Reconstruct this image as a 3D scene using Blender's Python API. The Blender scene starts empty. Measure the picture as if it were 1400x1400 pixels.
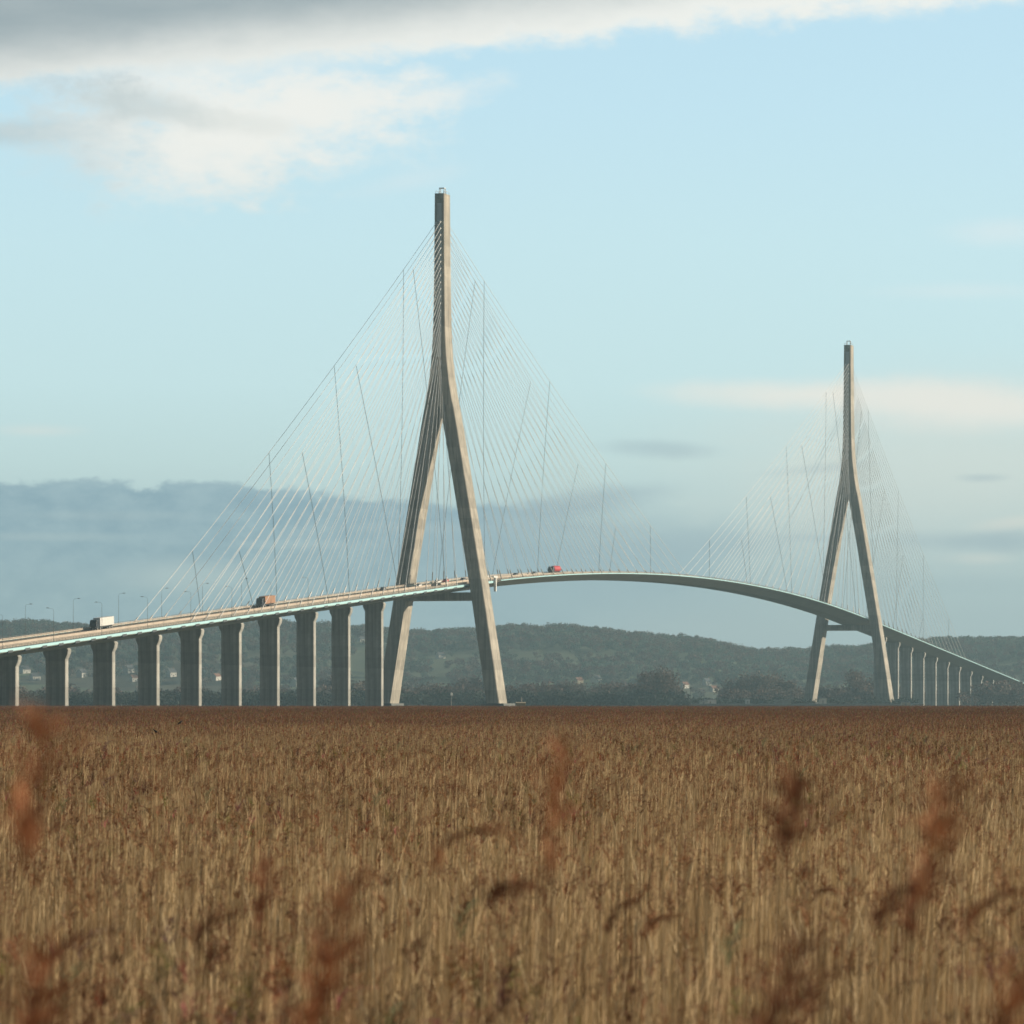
import bpy, bmesh, math, random
import numpy as np
from mathutils import Vector, Matrix, Euler
R = math.radians
rnd = random.Random(7)
sc = bpy.context.scene
COL = sc.collection

# ------------------------------------------------------------------ frame of reference
F = 6365.0            # focal length in photo pixels (1400 wide)
HZ = 958.0            # photo row of the true horizon
EYE = 4.0             # eye height in metres
TH = math.asin(229 / 856)
ST, CT = math.sin(TH), math.cos(TH)
AX, AY = -29.0, 1940.0   # foot of the near pylon

def lin(r, g, b):
    f = lambda c: c / 12.92 if c <= .04045 else ((c + .055) / 1.055) ** 2.4
    return (f(r / 255), f(g / 255), f(b / 255), 1)

def P(t, s, z):          # bridge coordinates (along, towards viewer's side, up) to world
    return Vector((AX + t * ST + s * CT, AY + t * CT - s * ST, z))

def deck_z(t):
    h = abs(t - 428.0)
    return 65.8 - 7.37e-5 * h * h if h < 428 else 52.3 - .063 * (h - 428)

# ------------------------------------------------------------------ materials
def new_mat(name):
    m = bpy.data.materials.new(name); m.use_nodes = True
    nt = m.node_tree
    return m, nt, nt.nodes['Principled BSDF']

def mat(name, col, rough=.8, metal=0., var=.12, scale=1.5, bump=0., streak=0., spec=.3):
    """base colour with soft procedural variation, optional vertical rain streaks and bump"""
    m, nt, bs = new_mat(name)
    L = nt.links
    tc = nt.nodes.new('ShaderNodeTexCoord')
    nz = nt.nodes.new('ShaderNodeTexNoise'); nz.inputs['Scale'].default_value = scale
    nz.inputs['Detail'].default_value = 6; nz.inputs['Roughness'].default_value = .62
    L.new(tc.outputs['Object'], nz.inputs['Vector'])
    ramp = nt.nodes.new('ShaderNodeMapRange')
    ramp.inputs['From Min'].default_value = .3; ramp.inputs['From Max'].default_value = .7
    ramp.inputs['To Min'].default_value = 1 - var; ramp.inputs['To Max'].default_value = 1 + var
    L.new(nz.outputs['Fac'], ramp.inputs['Value'])
    mul = nt.nodes.new('ShaderNodeVectorMath'); mul.operation = 'SCALE'
    mul.inputs[0].default_value = col[:3]
    fac = ramp.outputs['Result']
    if streak:
        mp = nt.nodes.new('ShaderNodeMapping'); mp.inputs['Scale'].default_value = (.9, .9, .03)
        L.new(tc.outputs['Object'], mp.inputs['Vector'])
        n2 = nt.nodes.new('ShaderNodeTexNoise'); n2.inputs['Scale'].default_value = 1.0
        n2.inputs['Detail'].default_value = 5
        L.new(mp.outputs['Vector'], n2.inputs['Vector'])
        r2 = nt.nodes.new('ShaderNodeMapRange')
        r2.inputs['From Min'].default_value = .35; r2.inputs['From Max'].default_value = .65
        r2.inputs['To Min'].default_value = 1 - streak; r2.inputs['To Max'].default_value = 1 + streak * .5
        L.new(n2.outputs['Fac'], r2.inputs['Value'])
        # casting lifts: a change of tone every few metres of height
        sp = nt.nodes.new('ShaderNodeSeparateXYZ'); L.new(tc.outputs['Object'], sp.inputs[0])
        d = nt.nodes.new('ShaderNodeMath'); d.operation = 'DIVIDE'; d.inputs[1].default_value = 4.2
        L.new(sp.outputs['Z'], d.inputs[0])
        fl = nt.nodes.new('ShaderNodeMath'); fl.operation = 'FLOOR'; L.new(d.outputs[0], fl.inputs[0])
        wn = nt.nodes.new('ShaderNodeTexWhiteNoise'); wn.noise_dimensions = '1D'; L.new(fl.outputs[0], wn.inputs['W'])
        r3 = nt.nodes.new('ShaderNodeMapRange'); r3.inputs['To Min'].default_value = .82; r3.inputs['To Max'].default_value = 1.07
        L.new(wn.outputs['Value'], r3.inputs['Value'])
        a = nt.nodes.new('ShaderNodeMath'); a.operation = 'MULTIPLY'; L.new(fac, a.inputs[0]); L.new(r2.outputs['Result'], a.inputs[1])
        b = nt.nodes.new('ShaderNodeMath'); b.operation = 'MULTIPLY'; L.new(a.outputs[0], b.inputs[0]); L.new(r3.outputs['Result'], b.inputs[1])
        fac = b.outputs[0]
    L.new(fac, mul.inputs['Scale'])
    L.new(mul.outputs[0], bs.inputs['Base Color'])
    bs.inputs['Roughness'].default_value = rough
    bs.inputs['Metallic'].default_value = metal
    bs.inputs['Specular IOR Level'].default_value = spec
    if bump:
        bp = nt.nodes.new('ShaderNodeBump'); bp.inputs['Strength'].default_value = bump; bp.inputs['Distance'].default_value = .1
        L.new(nz.outputs['Fac'], bp.inputs['Height']); L.new(bp.outputs['Normal'], bs.inputs['Normal'])
    return m

def tint_mat(name, sheen_var=.25, noise_scale=.02, trans=.0, warm=(1, 1, 1), cool=(1, 1, 1)):
    """colour from the mesh's own per-plant tint, varied slowly over the ground from one stand to the next"""
    m, nt, bs = new_mat(name)
    L = nt.links
    at = nt.nodes.new('ShaderNodeAttribute'); at.attribute_name = 'tint'
    ge = nt.nodes.new('ShaderNodeNewGeometry')
    nz = nt.nodes.new('ShaderNodeTexNoise'); nz.inputs['Scale'].default_value = noise_scale; nz.inputs['Detail'].default_value = 5
    L.new(ge.outputs['Position'], nz.inputs['Vector'])
    mr = nt.nodes.new('ShaderNodeMapRange'); mr.inputs['From Min'].default_value = .35; mr.inputs['From Max'].default_value = .65
    L.new(nz.outputs['Fac'], mr.inputs['Value'])
    mx = nt.nodes.new('ShaderNodeMix'); mx.data_type = 'RGBA'
    mx.inputs[6].default_value = (*[c * (1 - sheen_var) for c in warm], 1)
    mx.inputs[7].default_value = (*[c * (1 + sheen_var) for c in cool], 1)
    L.new(mr.outputs['Result'], mx.inputs[0])
    mu = nt.nodes.new('ShaderNodeVectorMath'); mu.operation = 'MULTIPLY'
    L.new(at.outputs['Color'], mu.inputs[0]); L.new(mx.outputs[2], mu.inputs[1])
    L.new(mu.outputs[0], bs.inputs['Base Color'])
    bs.inputs['Roughness'].default_value = .75
    bs.inputs['Specular IOR Level'].default_value = .2
    if trans:
        tr = nt.nodes.new('ShaderNodeBsdfTranslucent'); L.new(mu.outputs[0], tr.inputs['Color'])
        ms = nt.nodes.new('ShaderNodeMixShader'); ms.inputs[0].default_value = trans
        out = nt.nodes['Material Output']
        L.new(bs.outputs[0], ms.inputs[1]); L.new(tr.outputs[0], ms.inputs[2]); L.new(ms.outputs[0], out.inputs['Surface'])
    return m

M = {
    'concrete': mat('weathered concrete', (.41, .375, .315), .85, var=.16, scale=.25, streak=.32),
    'pier': mat('pier concrete', (.38, .375, .345), .85, var=.18, scale=.3, streak=.34),
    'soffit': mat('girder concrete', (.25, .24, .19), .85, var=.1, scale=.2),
    'footing': mat('wet footing concrete', (.11, .115, .11), .6, var=.25, scale=.4),
    'panel': mat('galvanised anchor panel', (.68, .69, .67), .6, var=.1, scale=.6),
    'road': mat('worn asphalt', (.20, .17, .145), .9, var=.18, scale=.3),
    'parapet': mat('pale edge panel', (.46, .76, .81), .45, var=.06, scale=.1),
    'steel': mat('galvanised steel', (.40, .39, .37), .5, .3, var=.1),
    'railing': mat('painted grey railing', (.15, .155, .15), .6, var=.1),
    'darksteel': mat('dark steel', (.06, .065, .07), .5, .2, var=.1),
    'barrier': mat('concrete safety barrier', (.52, .44, .36), .85, var=.15, scale=.2),
    'cable': mat('white cable sheath', (.90, .90, .88), .6, var=.02, spec=.2),
    'tie': mat('dark tie rope', (.09, .10, .11), .6, var=.05),
    'white': mat('white paint', (.80, .79, .76), .4, var=.04),
    'orange': mat('faded tan tarpaulin', (.44, .23, .13), .6, var=.08),
    'red': mat('red paint', (.60, .07, .08), .35, var=.05),
    'darkcab': mat('shade-darkened cab paint', (.03, .035, .045), .3, var=.05, spec=.5),  # cab colour carries the shade on the lorry front
    'greycar': mat('grey car paint', (.22, .23, .24), .3, .3, var=.04, spec=.5),
    'glass': mat('tinted glass', (.02, .025, .03), .08, var=.02, spec=.6),
    'rubber': mat('tyre rubber', (.02, .02, .02), .85, var=.1),
    'cream': mat('cream render', (.62, .54, .40), .85, var=.08),
    'render': mat('pale render', (.66, .64, .58), .85, var=.08, scale=.4),
    'slate': mat('slate roof', (.10, .105, .115), .6, var=.2, scale=.8),
    'tile': mat('clay tile roof', (.24, .12, .08), .8, var=.2, scale=.8),
    'bark': mat('bark', (.075, .06, .05), .95, var=.25, scale=2),
    'bird': mat('black feathers', (.02, .02, .022), .7, var=.2),
    'stone': mat('quay stone', (.34, .33, .30), .9, var=.15, scale=.3),
    'reed': tint_mat('dry reed', .24, .03, .2, warm=(1.03, .94, .86), cool=(1, .99, .95)),
    'foliage': tint_mat('winter woodland', .28, .012, .15, warm=(1.1, .95, .9), cool=(.9, 1.02, 1)),
}

def ground_mat():
    m, nt, bs = new_mat('marsh ground'); L = nt.links
    ge = nt.nodes.new('ShaderNodeNewGeometry')
    n = nt.nodes.new('ShaderNodeTexNoise'); n.inputs['Scale'].default_value = .02; n.inputs['Detail'].default_value = 8
    L.new(ge.outputs['Position'], n.inputs['Vector'])
    r = nt.nodes.new('ShaderNodeValToRGB')
    r.color_ramp.elements[0].position = .35; r.color_ramp.elements[0].color = (.05, .042, .025, 1)
    r.color_ramp.elements[1].position = .65; r.color_ramp.elements[1].color = (.085, .075, .04, 1)
    L.new(n.outputs['Fac'], r.inputs[0]); L.new(r.outputs[0], bs.inputs['Base Color'])
    bs.inputs['Roughness'].default_value = .95
    return m

def hill_mat():
    m, nt, bs = new_mat('hill pasture'); L = nt.links
    ge = nt.nodes.new('ShaderNodeNewGeometry')
    mp = nt.nodes.new('ShaderNodeMapping'); mp.inputs['Scale'].default_value = (.006, .004, .01)
    L.new(ge.outputs['Position'], mp.inputs['Vector'])
    v = nt.nodes.new('ShaderNodeTexVoronoi'); v.inputs['Scale'].default_value = 1
    L.new(mp.outputs['Vector'], v.inputs['Vector'])
    r = nt.nodes.new('ShaderNodeValToRGB')
    e = r.color_ramp.elements
    e[0].position = .0; e[0].color = (.055, .07, .03, 1)
    e[1].position = 1.; e[1].color = (.085, .075, .04, 1)
    x = e.new(.5); x.color = (.09, .125, .05, 1)
    sp = nt.nodes.new('ShaderNodeSeparateColor'); L.new(v.outputs['Color'], sp.inputs[0])
    L.new(sp.outputs[0], r.inputs[0]); L.new(r.outputs[0], bs.inputs['Base Color'])
    bs.inputs['Roughness'].default_value = .95
    return m

def water_mat():
    m, nt, bs = new_mat('river water'); L = nt.links
    bs.inputs['Base Color'].default_value = (.05, .065, .06, 1); bs.inputs['Roughness'].default_value = .12
    ge = nt.nodes.new('ShaderNodeNewGeometry')
    n = nt.nodes.new('ShaderNodeTexNoise'); n.inputs['Scale'].default_value = .6; n.inputs['Detail'].default_value = 4
    L.new(ge.outputs['Position'], n.inputs['Vector'])
    b = nt.nodes.new('ShaderNodeBump'); b.inputs['Strength'].default_value = .5; b.inputs['Distance'].default_value = .3
    L.new(n.outputs['Fac'], b.inputs['Height']); L.new(b.outputs['Normal'], bs.inputs['Normal'])
    return m
M['ground'], M['hill'], M['water'] = ground_mat(), hill_mat(), water_mat()

# ------------------------------------------------------------------ mesh helpers
class MB:
    def __init__(s): s.v, s.f, s.c = [], [], []
    def add(s, vs, fs, col=None):
        n = len(s.v); s.v += [tuple(p) for p in vs]; s.f += [tuple(i + n for i in f) for f in fs]
        if col is not None: s.c += [col] * len(vs)
    def box(s, x0, x1, y0, y1, z0, z1):
        s.add([(x0, y0, z0), (x1, y0, z0), (x1, y1, z0), (x0, y1, z0), (x0, y0, z1), (x1, y0, z1), (x1, y1, z1), (x0, y1, z1)],
              [(0, 3, 2, 1), (4, 5, 6, 7), (0, 1, 5, 4), (1, 2, 6, 5), (2, 3, 7, 6), (3, 0, 4, 7)])
    def loft(s, rings, cap=True, col=None):
        n = len(rings[0]); vs = [p for r in rings for p in r]; fs = []
        for k in range(len(rings) - 1):
            for i in range(n):
                j = (i + 1) % n
                fs.append((k * n + i, k * n + j, (k + 1) * n + j, (k + 1) * n + i))
        if cap: fs += [tuple(range(n))[::-1], tuple((len(rings) - 1) * n + i for i in range(n))]
        s.add(vs, fs, col)
    def tube(s, pts, rad, n=6, cap=True, col=None):
        pts = [Vector(p) for p in pts]; rings = []
        rad = rad if isinstance(rad, (list, tuple)) else [rad] * len(pts)
        for i, p in enumerate(pts):
            d = (pts[min(i + 1, len(pts) - 1)] - pts[max(i - 1, 0)]).normalized()
            a = d.cross(Vector((0, 0, 1)) if abs(d.z) < .9 else Vector((1, 0, 0))).normalized(); b = d.cross(a)
            rings.append([tuple(p + (a * math.cos(k * 2 * math.pi / n) + b * math.sin(k * 2 * math.pi / n)) * rad[i]) for k in range(n)])
        s.loft(rings, cap, col)
    def disc(s, c, axis, r, w, n=16):      # wheel-like short cylinder
        c, a = Vector(c), Vector(axis).normalized()
        s.tube([c - a * w / 2, c + a * w / 2], r, n)
    def mesh(s, name, m):
        me = bpy.data.meshes.new(name); me.from_pydata(s.v, [], s.f)
        if s.c:
            at = me.attributes.new('tint', 'FLOAT_COLOR', 'POINT')
            at.data.foreach_set('color', np.array(s.c, dtype=np.float32).reshape(-1))
        if m: me.materials.append(m)
        me.update(); return me
    def build(s, name, m, parent=None, recalc=True):
        me = s.mesh(name, m)
        if recalc:
            b = bmesh.new(); b.from_mesh(me); bmesh.ops.recalc_face_normals(b, faces=b.faces); b.to_mesh(me); b.free()
        o = bpy.data.objects.new(name, me); COL.objects.link(o)
        if parent: o.parent = parent
        return o

def bevel(o, w, seg=2):
    md = o.modifiers.new('bevel', 'BEVEL'); md.width = w; md.segments = seg; md.limit_method = 'ANGLE'
    return o

def tag(o, label=None, cat=None, group=None, kind=None):
    if label: o['label'] = label
    if cat: o['category'] = cat
    if group: o['group'] = group
    if kind: o['kind'] = kind
    return o

def empty(name, loc=(0, 0, 0), rot=(0, 0, 0)):
    o = bpy.data.objects.new(name, None); o.location = loc; o.rotation_euler = rot; o.empty_display_size = .5
    COL.objects.link(o); return o

def copy_tree(o, parent=None):
    c = o.copy(); COL.objects.link(c)
    if parent: c.parent = parent
    for ch in list(o.children): copy_tree(ch, c)
    return c

def interp(x, tab):
    if x <= tab[0][0]: return tab[0][1]
    for (a, b), (c, d) in zip(tab, tab[1:]):
        if x <= c: return b + (d - b) * (x - a) / (c - a)
    return tab[-1][1]

def pix(px, py, d):      # a photo pixel at depth d, as a place to measure from
    return Vector(((px - 700) / F * d, d, EYE + (HZ - py) / F * d))

# ------------------------------------------------------------------ BRIDGE (one thing)
bridge = empty('cable_stayed_bridge', (AX, AY, 0), (0, 0, math.pi / 2 - TH))
tag(bridge, 'pale concrete cable-stayed bridge with two tall Y-shaped pylons crossing the whole view', 'bridge')
# local frame: x along the bridge, y away from the viewer's side (y = -s), z up

T0, T1 = -660.0, 1604.0
TS = [T0 + 6 * i for i in range(int((T1 - T0) / 6) + 1)]
def sweep(prof, ts=TS):   # closed profile of (y, dz) swept along the deck line
    b = MB(); b.loft([[(t, y, deck_z(t) + dz) for y, dz in prof] for t in ts]); return b
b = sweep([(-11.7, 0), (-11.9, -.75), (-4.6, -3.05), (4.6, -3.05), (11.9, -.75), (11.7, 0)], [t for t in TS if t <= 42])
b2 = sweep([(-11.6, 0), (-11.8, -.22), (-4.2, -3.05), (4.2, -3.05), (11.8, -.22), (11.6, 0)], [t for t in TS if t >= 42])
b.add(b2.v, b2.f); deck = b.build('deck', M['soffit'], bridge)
road = MB()
for y0, y1 in ((-9.1, -.55), (.55, 9.1)):
    road.loft([[(t, y0, deck_z(t) + .004), (t, y1, deck_z(t) + .004), (t, y1, deck_z(t) + .07), (t, y0, deck_z(t) + .07)] for t in TS])
road.build('road_surface', M['road'], deck)
mk = MB()
for y in (-8.9, -5.2, -1.5, 1.5, 5.2, 8.9):
    if abs(y) == 5.2:
        for t in range(-650, 1590, 13):
            mk.add([(t, y - .08, deck_z(t) + .075), (t + 4, y - .08, deck_z(t + 4) + .075), (t + 4, y + .08, deck_z(t + 4) + .075), (t, y + .08, deck_z(t) + .075)], [(0, 1, 2, 3)])
    else:
        for a, b in zip(TS, TS[1:]):
            mk.add([(a, y - .08, deck_z(a) + .075), (b, y - .08, deck_z(b) + .075), (b, y + .08, deck_z(b) + .075), (a, y + .08, deck_z(a) + .075)], [(0, 1, 2, 3)])
mk.build('lane_marking', M['white'], deck, recalc=False)
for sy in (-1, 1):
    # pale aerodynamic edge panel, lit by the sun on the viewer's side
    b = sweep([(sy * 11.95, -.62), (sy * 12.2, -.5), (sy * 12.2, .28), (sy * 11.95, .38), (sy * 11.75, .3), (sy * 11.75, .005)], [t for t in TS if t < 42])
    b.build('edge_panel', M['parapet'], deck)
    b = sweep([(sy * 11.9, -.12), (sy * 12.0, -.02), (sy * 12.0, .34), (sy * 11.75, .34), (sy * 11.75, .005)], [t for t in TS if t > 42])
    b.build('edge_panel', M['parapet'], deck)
    b = MB()                                     # footway railing: posts and three rails
    for t in np.arange(T0 + 1, T1, 2.5):
        z = deck_z(t); b.box(t - .04, t + .04, sy * 11.5 - .04, sy * 11.5 + .04, z + .004, z + 1.15)
    for dz in (.45, .8, 1.15):
        b.loft([[(t, sy * 11.5 - .035, deck_z(t) + dz), (t, sy * 11.5 + .035, deck_z(t) + dz), (t, sy * 11.5 + .035, deck_z(t) + dz + .05), (t, sy * 11.5 - .035, deck_z(t) + dz + .05)] for t in TS])
    b.build('footway_railing', M['railing'], deck)
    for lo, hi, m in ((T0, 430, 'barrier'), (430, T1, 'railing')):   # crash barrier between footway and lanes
        b = MB(); ts = [t for t in TS if lo <= t <= hi]
        for t in np.arange(lo + 2, hi, 4.0):
            z = deck_z(t); b.box(t - .07, t + .07, sy * 9.5 - .06, sy * 9.5 + .06, z + .004, z + 1.05)
        for dz, h in ((.4, .3), (.85, .2)):
            b.loft([[(t, sy * 9.5 - .1, deck_z(t) + dz), (t, sy * 9.5 + .1, deck_z(t) + dz), (t, sy * 9.5 + .1, deck_z(t) + dz + h), (t, sy * 9.5 - .1, deck_z(t) + dz + h)] for t in ts])
        b.build('crash_barrier', M[m], deck)
sweep([(-.45, .003), (-.22, .35), (-.14, .85), (.14, .85), (.22, .35), (.45, .003)]).build('median_barrier', M['barrier'], deck)
for sy in (-1, 1):                               # dark drainage hoods under the edge of the concrete approach
    for k in range(45):
        t = -8 - 14.5 * k; z = deck_z(t)
        b = MB(); b.loft([[(t + e, sy * 11.5, z + .063 * e - 1.0), (t + e, sy * 12.3, z + .063 * e - .2), (t + e, sy * 12.3, z + .063 * e - .95), (t + e, sy * 10.6, z + .063 * e - 1.5)] for e in (-2.0, 2.0)])
        b.build('edge_bracket', M['darksteel'], deck)

# piers: blade with a flared head
def pier_mesh(h):
    b = MB(); w, th = 3.4, 1.5
    def ring(z, w, th):
        c = .1
        return [(-th + c, -w, z), (th - c, -w, z), (th, -w + c, z), (th, w - c, z), (th - c, w, z), (-th + c, w, z), (-th, w - c, z), (-th, -w + c, z)]
    b.loft([ring(-.5, w + .0, th), ring(h - 3.6, w, th), ring(h - 2.0, w + .75, th + .05), ring(h - .6, w + 1.0, th + .1), ring(h, w + .6, th + .1)])
    return b
PIERS = [-96 - 43.5 * k for k in range(12)] + [952 + 43.5 * k for k in range(15)]
for t in PIERS:
    h = deck_z(t) - 3.25
    if h < 5: continue
    o = pier_mesh(h).build('pier', M['pier'], bridge); o.location = (t, 0, 0)
    b = MB(); b.box(-5, 5, -7, 7, -.6, .7); b.build('pier_footing', M['footing'], o)
    for y in (-3.2, 3.2):
        b = MB(); b.box(-.6, .6, y - .6, y + .6, h + .002, h + .198); b.build('bearing', M['darksteel'], o)

# pylons
OUT = [(0, 26.9), (2.5, 26.4), (46, 19.75), (67.4, 16.25), (97.9, 11.1), (120.8, 7.3), (127, 6.1), (131, 5.2), (136, 4.4), (143.6, 3.5), (151, 2.9), (159, 2.55), (175, 2.3), (204, 2.08), (216, 2.0)]
LEN = [(0, 13), (46, 11.2), (120, 10.8), (150, 10.6), (180, 9.6), (216, 9.2)]
def smooth(z, tab):
    return sum(interp(z + d, tab) for d in (-5, -2.5, 0, 2.5, 5)) / 5
def leg_mesh(sy):
    b = MB(); rings = []
    for z in [2.8, 12, 22, 32, 42, 48, 56, 64, 72, 80, 88, 96, 104, 112, 118, 123, 127]:
        o = smooth(z, OUT); w = 5.45 if z < 100 else 5.45 + (z - 100) * .012
        i = max(o - w, .0) if z < 126 else 0.0
        l = interp(z, LEN) / 2; g = .55 if z > 50 else .02; c = .3
        m1, m2 = i + (o - i) * .36, i + (o - i) * .64
        prof = [(-l, i), (-l, m1), (-l + g, m1 + .15), (-l + g, m2 - .15), (-l, m2), (-l, o - c), (-l + c, o), (l - c, o), (l, o - c), (l, m2), (l - g, m2 - .15), (l - g, m1 + .15), (l, m1), (l, i)]
        rings.append([(x, sy * y, z) for x, y in prof])
    b.loft(rings); return b
def mast_mesh():
    b = MB(); rings = []
    for z in [127, 129, 131, 133.5, 136, 139, 142, 146, 150, 155, 160, 168, 176, 186, 196, 206, 212.5, 212.9, 215]:
        o = smooth(z, OUT) if z > 129 else interp(z, OUT) * .99; l = interp(z, LEN) / 2; c = .22
        r = min(1.2, o * .52)          # half width of the anchor slot
        d = interp(z, [(127, .02), (138, .3), (146, .45), (212.5, .45), (212.9, .02), (216, .02)])
        prof = []
        for sx in (-1, 1):
            p = [(sx * l, -o + c), (sx * l, -r), (sx * (l - d), -r + .02), (sx * (l - d), r - .02), (sx * l, r), (sx * l, o - c), (sx * (l - c), o)]
            q = [(sx * (l - c), -o)]
            prof += (q + p) if sx < 0 else [(sx * (l - c), o)] + p[:-1][::-1] + q
        rings.append([(x, y, z) for x, y in prof])
    b.loft(rings); return b
cables = []       # (start, end) in bridge coordinates
def anchor_z(i): return 139.5 + 64.5 * (i / 22) ** .92
def build_pylon(t0):
    py = mast_mesh().build('pylon', M['concrete'], bridge); py.location = (t0, 0, 0)
    for sy in (-1, 1):
        leg_mesh(sy).build('leg', M['concrete'], py)
    b = MB(); yi = 14.2
    rings = []
    for y in (-yi - .7, -yi + .5, -6, 6, yi - .5, yi + .7):
        zb = 45.6 if abs(y) < yi else 44.8
        rings.append([(-3.9, y, zb), (3.9, y, zb), (3.9, y, 49.0), (-3.9, y, 49.0)])
    b.loft(rings); b.build('crossbeam', M['concrete'], py)
    b = MB(); b.box(-11, 11, -31, 31, -.6, 1.9); b.box(-9, 9, -29, -19.5, 1.9, 2.9); b.box(-9, 9, 19.5, 29, 1.9, 2.9)
    b.build('footing', M['footing'], py)
    for sx in (-1, 1):
        b = MB(); l = 4.75
        b.loft([[(sx * (interp(z, LEN) / 2 - .43), -1.05, z), (sx * (interp(z, LEN) / 2 - .43), 1.05, z), (sx * (interp(z, LEN) / 2 - .14), 1.05, z), (sx * (interp(z, LEN) / 2 - .14), -1.05, z)] for z in (147, 160, 175, 190, 211)])
        b.build('anchor_panel', M['panel'], py)
    b = MB()                                    # maintenance frame and aerial on the mast head
    for x, y in ((-1, -1), (-1, 1), (1, -1), (1, 1)): b.box(x - .12, x + .12, y - .12, y + .12, 215, 217.4)
    b.box(-1.12, 1.12, -1.12, 1.12, 217.4, 217.7)
    b.build('mast_head_frame', M['white'], py)
    for y in (-1.7, 1.7):
        b = MB()
        for x in (-4, 0, 4): b.box(x - .05, x + .05, y - .05, y + .05, 215, 216.1)
        b.box(-4.05, 4.05, y - .05, y + .05, 216.1, 216.2); b.build('head_railing', M['steel'], py)
    return py
near_pylon = build_pylon(0.0)
far_pylon = build_pylon(856.0)
near_pylon['label'] = 'nearer and taller looking pylon'; far_pylon['label'] = 'farther pylon'

def fan(tp, direction):
    """23 stays in each of two planes from one side of a pylon"""
    out = []
    main = (tp == 0) == (direction > 0)
    for sy in (-1, 1):
        for i in range(23):
            d = (20 + 17.3 * i) if main else (14 + 15.0 * i)
            t = tp + direction * d
            z = anchor_z(i)
            a = Vector((tp + direction * (interp(z, LEN) / 2 - 1.0), sy * .75, z)); e = Vector((t, sy * 10.4, deck_z(t) + .1))
            out.append((a, e, d))
    return out
def sagged(a, e, n=9, k=.010):
    L = (e - a).length
    return [a.lerp(e, j / n) - Vector((0, 0, 4 * k * L * (j / n) * (1 - j / n) * abs((e - a).x) / L)) for j in range(n + 1)]
def cable_b(b, a, e): b.tube(sagged(a, e), .085, 8)
def sleeve_b(b, a, e):
    d = (a - e).normalized(); b.tube([a, a - d * 3.4, a - d * 3.5], [.26, .26, .12], 8)
def tube_b(b, a, e):
    d = (a - e).normalized(); b.tube([e, e + d * 4.6, e + d * 4.7], [.22, .22, .12], 8)
singles, rest = [], []
for tp in (0, 856):
    for dr in (-1, 1):
        for k in fan(tp, dr): (singles if tp == 0 else rest).append(k)
rest.sort(key=lambda k: k[1].x)
singles += rest[:8]; rest = rest[8:]
for a, e, d in singles:
    b = MB(); cable_b(b, a, e); o = b.build('stay_cable', M['cable'], bridge, recalc=False)
    b = MB(); tube_b(b, a, e); b.build('anchor_tube', M['steel'], o, recalc=False)
    b = MB(); sleeve_b(b, a, e); b.build('anchor_sleeve', M['panel'], o, recalc=False)
b, b2 = MB(), MB()
for a, e, d in rest: cable_b(b, a, e); tube_b(b2, a, e); sleeve_b(b2, a, e)
far_c = tag(b.build('stay_cable_fan', M['cable'], bridge, recalc=False), kind='stuff')
tag(b2.build('anchor_tube', M['steel'], far_c, recalc=False), kind='stuff')

# cross ties: thin dark ropes that cross each fan from its outermost stay down to the deck
for tp in (0, 856):
    for dr in (-1, 1):
        main = (tp == 0) == (dr > 0); sc_ = 1.2 if main else 1.0
        D = 20 + 17.3 * 22 if main else 14 + 15.0 * 22
        for sy in (-1, 1):
            top, end = fan(tp, dr)[22][0], None
            e = Vector((tp + dr * D, sy * 10.4, deck_z(tp + dr * D)))
            a = Vector((tp + dr * 3.7, sy * .75, anchor_z(22)))
            line = sagged(a, e, 60)
            for zt, db in (((184, 24), (147, 94), (114, 184), (89, 268)) if main else ((178, 30), (135, 96), (97, 187), (59, 274))):
                p = min(line, key=lambda q: abs(q.z - zt))
                tb = tp + dr * db * (sc_ if main else 1)
                q = Vector((tb, sy * 10.3, deck_z(tb) + .2))
                bow = [p.lerp(q, j / 10) + Vector((-dr * 5.0 * (j / 10) * (1 - j / 10) * (p.z - q.z) / 90, 0, 0)) for j in range(11)]
                b = MB(); b.tube(bow, .085, 5); b.build('tie_cable', M['tie'], bridge, recalc=False)
# white block added as the sunlit fascia end just past the near pylon
b = MB(); t = 36; z = deck_z(t)
b.box(t - .6, t + .6, -13.2, -12.3, z - 4.2, z + 1.6); b.box(t - 3, t + 3, -13.0, -12.25, z + 1.6, z + 2.3)
b.build('lit_fascia_end', M['white'], bridge)

# ------------------------------------------------------------------ street lamps on the approach
def make_lamp():
    r = empty('street_lamp')
    b = MB(); b.tube([(0, 0, 0), (0, 0, 5), (0, 0, 10.4)], [.075, .06, .04], 8); b.build('pole', M['railing'], r, recalc=False)
    b = MB(); b.tube([(0, 0, 10.35), (0, .3, 10.9), (0, 1.6, 11.1)], [.035, .03, .03], 6); b.build('arm', M['darksteel'], r, recalc=False)
    b = MB(); b.loft([[(-.12, 1.5, 11.02), (.12, 1.5, 11.02), (.1, 1.5, 11.2), (-.1, 1.5, 11.2)], [(-.18, 2.0, 11.02), (.18, 2.0, 11.02), (.12, 2.0, 11.25), (-.12, 2.0, 11.25)], [(-.1, 2.5, 11.06), (.1, 2.5, 11.06), (.06, 2.5, 11.16), (-.06, 2.5, 11.16)]])
    b.build('lamp_head', M['steel'], r)
    return r
lamp = make_lamp(); first = True
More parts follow.
